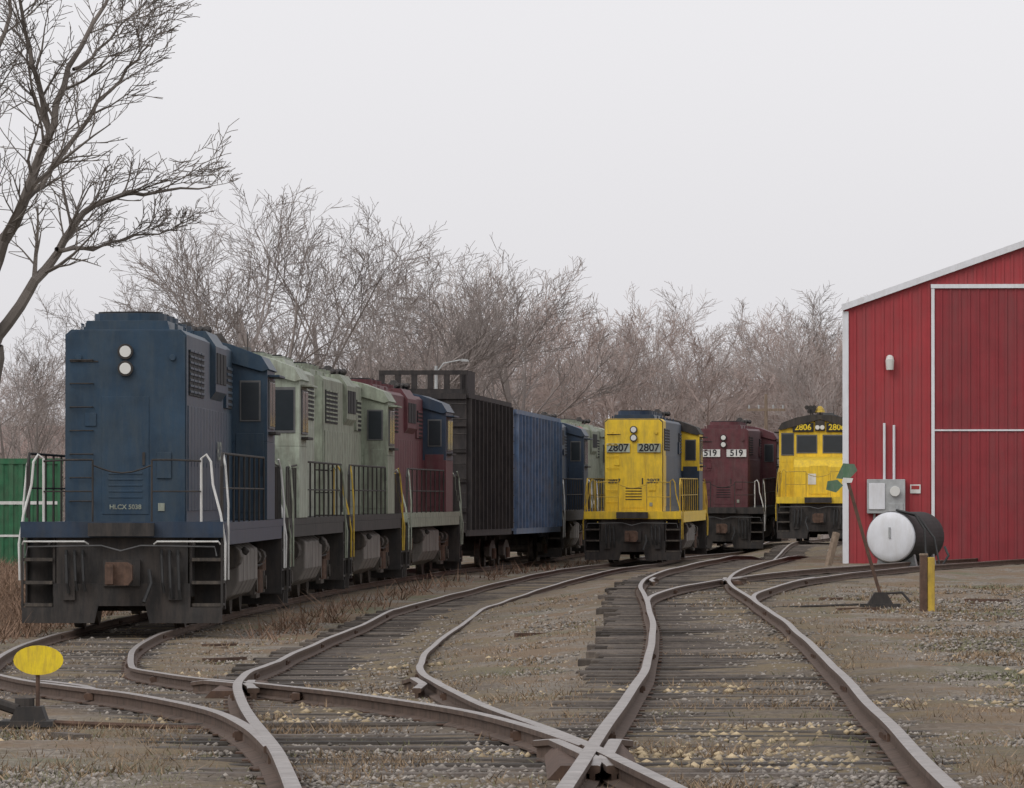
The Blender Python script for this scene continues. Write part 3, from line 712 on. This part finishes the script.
mb.tube([(-.1,-.02,.12),(-.22,-.05,.12),(-.4,-.06,.09)],.018,'black',6); mb.tube([(-.12,-.06,.1),(-.24,-.06,.14)],.035,'black',8)
mb.tube([(.1,0,.02),(1.15,0,-.02)],.018,'rust',6)
mb.obj('stand_and_lever',root)
mb=MB(); disc(0.005,.40,.152,.09,-.026,'targety'); mb.obj('target',root)
p=at(10,200); root=empty('green_shipping_container',Matrix.Translation(p+Vector((-4.4,0,.1)))@Matrix.Rotation(.12,4,'Z')); mb=MB()
mb.box(0,6.0,0,2.5,0,3.3,'green')
for x in np.arange(.15,5.9,.3): mb.box(x,x+.14,-.04,0,.15,3.15,'green')
mb.box(-.02,6.02,-.06,-.0,3.15,3.32,'green'); mb.box(-.02,6.02,-.06,0,0,.15,'green'); mb.box(0,6,-.05,-.042,1.9,2.0,'white'); mb.box(0,6,-.05,-.042,.9,.97,'white')
for x in(0,5.85): mb.box(x,x+.16,-.06,0,.15,3.15,'green')
mb.obj('body',root)
p=at(45,330); root=empty('brick_house',Matrix.Translation(p)); mb=MB()
mb.box(-4,6,0,8,0,3.4,'brick'); mb.prismx([(-.5,3.4),(8.5,3.4),(4,5.8)],-4.5,6.5,'shingle')
for x in(-2.5,0.5,3.6): mb.box(x,x+1,-.05,0,1.2,2.4,'glass'); mb.box(x-.08,x+1.08,-.03,.0,1.1,1.2,'white')
mb.box(2,2.6,3.5,4.1,5,6.6,'brick'); mb.obj('house_body',root)
def pole(name,px,Y,h,arm):
    p=at(px,Y); root=empty(name,Matrix.Translation(p)); mb=MB()
    mb.tube([(0,0,0),(0,0,h)],[.11,.06],'wood' if name!='street_lamp' else 'galv',8)
    if arm=='lamp':
        mb.tube([(0,0,h-.3),(.3,0,h+.1),(.9,0,h+.22),(1.1,0,h+.22)],.03,'galv',6); mb.prism([(1.0,h+.17),(1.3,h+.17),(1.25,h+.25),(1.0,h+.28)],-.08,.08,'galv')
    elif arm=='cross':
        mb.box(-.8,.8,-.06,.06,h-.7,h-.6,'wood')
        for x in(-.7,-.3,.3,.7): mb.tube([(x,0,h-.6),(x,0,h-.45)],.04,'galv',6)
    mb.obj('pole',root)
pole('street_lamp',436,255,7.3,'lamp'); pole('utility_pole',766,270,6.2,'cross')

# ------------------------------------------------------------ trees
def grow(mb,p,d,L,r,lev,cfg,rnd,k):
    nseg=max(2,int(round(L/cfg['seg'][lev]))); pts=[p.copy()]; rs=[r]; dd=d.copy(); st=L/nseg; rend=max(cfg['rmin'],r*.22)
    dirs=[dd.copy()]
    for i in range(nseg):
        dd=dd+Vector((rnd.gauss(0,1),rnd.gauss(0,1),rnd.gauss(0,1)))*cfg['wob'][lev]+Vector((0,0,cfg['up'][lev]))
        dd.normalize(); p=p+dd*st; pts.append(p.copy()); rs.append(r+(rend-r)*(i+1)/nseg); dirs.append(dd.copy())
    mb.tube(pts,rs,k,6 if lev==0 else (5 if lev==1 and r>.08 else 3),caps=False)
    spawn(mb,pts,rs,dirs,L,lev,cfg,rnd,k)
def spawn(mb,pts,rs,dirs,L,lev,cfg,rnd,k,n=None):
    if lev>=cfg['max']: return
    n=n or cfg['n'][lev]
    for c in range(n):
        t=cfg['t0'][lev]+(1-cfg['t0'][lev])*(c+rnd.random()*.9)/n
        i=min(len(pts)-2,int(t*(len(pts)-1))); f=t*(len(pts)-1)-i
        q=pts[i].lerp(pts[i+1],min(1,f)); rr=rs[i]; dd=dirs[i+1]
        ang=math.radians(rnd.uniform(*cfg['ang'][lev])); ax=dd.orthogonal().normalized(); ax.rotate(Matrix.Rotation(rnd.random()*6.283,3,dd))
        nd=dd.copy(); nd.rotate(Matrix.Rotation(ang,3,ax)); 
        if nd.z<-.1: nd.z*=-.5
        ln=L*rnd.uniform(*cfg['lr'][lev])*(1-.35*t)
        grow(mb,q,nd.normalized(),ln,max(cfg['rmin'],rr*rnd.uniform(.38,.6)),lev+1,cfg,rnd,k)
def cfgt(rmin,twig=1.):
    return dict(seg=[1.2,.9,.8,.6,.45],wob=[.05,.08,.10,.12,.15],up=[.02,.06,.05,.05,.04],max=4,n=[9,7,int(6*twig),int(5*twig)],t0=[.25,.2,.15,.1],ang=[(22,58),(20,46),(20,48),(22,52)],lr=[(.6,.9),(.5,.72),(.45,.7),(.4,.7)],rmin=rmin)
def proto(seed,H,k,rmin,shape=0):
    rnd=random.Random(seed); mb=MB(); c=cfgt(rmin,1.)
    if shape==0: grow(mb,Vector((0,0,-.3)),Vector((rnd.gauss(0,.05),0,1)).normalized(),H*.66,.019*H,0,c,rnd,k)
    elif shape==1:
        c['n']=[6,5,5,5]
        for s in range(3):
            a=s*2.1+rnd.random(); grow(mb,Vector((0,0,-.3)),Vector((.22*math.cos(a),.22*math.sin(a),1)).normalized(),H*.68,.012*H,0,c,rnd,k)
    else:
        c['max']=3; c['n']=[5,4,4,4]; c['t0']=[.05,.1,.1,.1]
        for s in range(9):
            a=rnd.random()*6.28; q=rnd.uniform(.1,.8); grow(mb,Vector((rnd.gauss(0,.5),rnd.gauss(0,.5),-.2)),Vector((q*math.cos(a),q*math.sin(a),1)).normalized(),H*rnd.uniform(.4,.75),.025,0,c,rnd,k)
    me=bpy.data.meshes.new('bare_tree_mesh'); me.from_pydata(mb.v,[],mb.f); me.materials.append(M[k]); me.update()
    zt=max(v[2] for v in mb.v); return me,zt
PM=[proto(1,14,'barkmid_haze',.0085,0),proto(2,14,'barkmid_haze',.0085,1),proto(3,14,'barkmid_haze',.0085,0),proto(5,14,'barkmid_haze',.0085,0)]
PF=[proto(11,14,'barkfar_haze',.0095,0),proto(12,14,'barkred_haze',.0095,1),proto(13,14,'barkfar_haze',.0095,1),proto(14,14,'barkred_haze',.0095,0)]
PB=[proto(21,6,'barkred_haze',.011,2),proto(22,6,'barkfar_haze',.011,2)]
rnd=random.Random(5)
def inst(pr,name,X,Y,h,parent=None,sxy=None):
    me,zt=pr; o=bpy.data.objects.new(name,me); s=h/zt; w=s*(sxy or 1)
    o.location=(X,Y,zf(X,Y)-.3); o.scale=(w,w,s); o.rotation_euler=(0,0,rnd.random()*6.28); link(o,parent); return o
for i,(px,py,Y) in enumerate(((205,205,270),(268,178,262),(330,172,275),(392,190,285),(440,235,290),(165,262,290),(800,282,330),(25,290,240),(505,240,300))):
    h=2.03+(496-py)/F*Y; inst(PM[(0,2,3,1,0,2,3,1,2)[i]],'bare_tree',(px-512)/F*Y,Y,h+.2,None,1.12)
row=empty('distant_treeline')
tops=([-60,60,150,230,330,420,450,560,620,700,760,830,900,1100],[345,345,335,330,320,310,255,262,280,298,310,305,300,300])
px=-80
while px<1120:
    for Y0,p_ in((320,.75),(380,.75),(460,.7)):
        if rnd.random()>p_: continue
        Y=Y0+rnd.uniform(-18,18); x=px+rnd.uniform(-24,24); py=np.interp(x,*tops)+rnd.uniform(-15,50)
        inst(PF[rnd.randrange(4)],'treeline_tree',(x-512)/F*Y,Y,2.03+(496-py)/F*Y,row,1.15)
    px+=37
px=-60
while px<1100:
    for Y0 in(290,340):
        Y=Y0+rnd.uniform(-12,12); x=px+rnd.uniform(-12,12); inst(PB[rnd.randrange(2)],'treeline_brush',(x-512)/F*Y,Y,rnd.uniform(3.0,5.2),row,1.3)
    px+=34
TY=130.; s=F/TY
def w(px,py,dy=0): return Vector(((px-512)/s,TY+dy,HC+(496-py)/s))
root=empty('large_bare_tree'); mb=MB(); rnd2=random.Random(9); cf=cfgt(.0075,1.0)
cf['seg']=[.6,.5,.45,.4,.3]; cf['up']=[.01,.04,.03,.03,.02]; cf['wob']=[.05,.10,.12,.14,.16]; cf['ang']=[(20,50),(22,50),(22,52),(25,58)]
def limb(pts,r0,r1,n,lr=1.):
    P=[];
    for i in range(len(pts)-1):
        a=pts[max(i-1,0)];b=pts[i];c=pts[i+1];d=pts[min(i+2,len(pts)-1)]
        for t in np.linspace(0,1,5)[:-1]:
            P.append(.5*((2*b)+(c-a)*t+(2*a-5*b+4*c-d)*t*t+(3*b-a-3*c+d)*t**3))
    P.append(pts[-1])
    P=[q+Vector((rnd2.gauss(0,.03),rnd2.gauss(0,.05),rnd2.gauss(0,.03))) for q in P]
    rs=[r0+(r1-r0)*i/(len(P)-1) for i in range(len(P))]
    mb.tube(P,rs,'bark',8,caps=False)
    dirs=[(P[min(i+1,len(P)-1)]-P[max(i-1,0)]).normalized() for i in range(len(P))]
    L=sum((P[i+1]-P[i]).length for i in range(len(P)-1))
    cf['t0'][1]=.2; cf['n']=[9,8,6,5]
    spawn(mb,P,rs,dirs,L*lr,1,cf,rnd2,'bark',n)
limb([w(-16,640),w(-18,520),w(-16,430),w(-8,345)],.32,.22,1,.3)
limb([w(-8,345),w(28,290,.3),w(55,250,.6),w(90,205,1.),w(140,190,1.4),w(205,182,2.)],.14,.012,14,.5)
limb([w(-8,345),w(-8,280,-.3),w(22,205,-.5),w(48,140,-.6),w(72,70,-.4),w(110,-15,0)],.16,.03,16,.5)
limb([w(22,205),w(60,150,.8),w(95,100,1.2),w(130,55,1.5),w(150,35,1.7)],.065,.012,12,.55)
limb([w(48,140),w(40,80,-.8),w(25,20,-1.2),w(30,-50,-1.6)],.07,.02,11,.6)
limb([w(-16,430),w(-60,340,.5),w(-120,220,1),w(-160,80,1)],.15,.03,12,.5)
limb([w(-8,280),w(-30,180,.5),w(-20,90,.8),w(5,10,.9),w(0,-60,.9)],.10,.02,12,.5)
limb([w(55,250),w(90,245,1.2),w(130,232,2),w(170,225,2.4)],.05,.01,9,.5)
limb([w(72,70),w(95,50,.6),w(120,20,1),w(150,-10,1.2)],.04,.01,9,.6)
mb.obj('trunk_and_limbs',root,recalc=False)

hv=[];hf=[]
hx=np.linspace(-260,420,90)
for j,(Y,f) in enumerate(((700,0.),(820,.6),(950,1.),(1200,.9),(1600,0.))):
    for X in hx:
        px=512+F*X/950
        hgt=np.interp(px,[-1200,0,400,700,800,900,1400,3000],[8,10,11,15,22,23,20,14])+3*noise.noise(Vector((X*.02,3,0)))+1.2*noise.noise(Vector((X*.13,5,0)))
        hv.append((X*(Y/950)**.5,Y,-2+f*hgt))
n=len(hx)
for j in range(4):
    for i in range(n-1): hf.append((j*n+i,j*n+i+1,(j+1)*n+i+1,(j+1)*n+i))
M['hill']=mat('hill_haze_tint',(.53,.51,.51),1,var=.08,scale=.06)  # pale grey paints the haze onto the hills, no real mist
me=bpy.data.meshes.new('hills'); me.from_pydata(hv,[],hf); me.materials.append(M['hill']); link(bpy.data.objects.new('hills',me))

# ------------------------------------------------------------ light
wd=bpy.data.worlds.new('World'); scene.world=wd; wd.use_nodes=True; nt=wd.node_tree; N=nt.nodes; Lk=nt.links
bg=N['Background']; sky=N.new('ShaderNodeTexSky'); sky.sky_type='NISHITA'; sky.sun_disc=False
sky.sun_elevation=math.radians(42); sky.sun_rotation=math.radians(215); sky.air_density=1.; sky.dust_density=4.
hs=N.new('ShaderNodeHueSaturation'); hs.inputs['Saturation'].default_value=.12; Lk.new(sky.outputs[0],hs.inputs['Color'])
Lk.new(hs.outputs[0],bg.inputs['Color']); bg.inputs['Strength'].default_value=.05
bg2=N.new('ShaderNodeBackground'); bg2.inputs['Color'].default_value=(.70,.69,.715,1); bg2.inputs['Strength'].default_value=1.
ad=N.new('ShaderNodeAddShader'); Lk.new(bg.outputs[0],ad.inputs[0]); Lk.new(bg2.outputs[0],ad.inputs[1]); Lk.new(ad.outputs[0],N['World Output'].inputs['Surface'])
sl_=bpy.data.lights.new('sun','SUN'); sl_.energy=.6; sl_.angle=math.radians(30); sl_.color=(1,.97,.93)
so=bpy.data.objects.new('sun',sl_); link(so)
el,az=math.radians(42),math.radians(215)
dv=Vector((math.sin(az)*math.cos(el),math.cos(az)*math.cos(el),math.sin(el)))
so.rotation_euler=dv.to_track_quat('Z','Y').to_euler()

cam=bpy.data.cameras.new('camera'); cam.sensor_width=36; cam.lens=F/1024*36; cam.clip_start=.5; cam.clip_end=9000
co=bpy.data.objects.new('camera',cam); link(co); co.location=(0,0,HC); co.rotation_euler=(math.pi/2+math.atan((496-394)/F),0,0)
scene.camera=co
print('objects',len(bpy.data.objects))
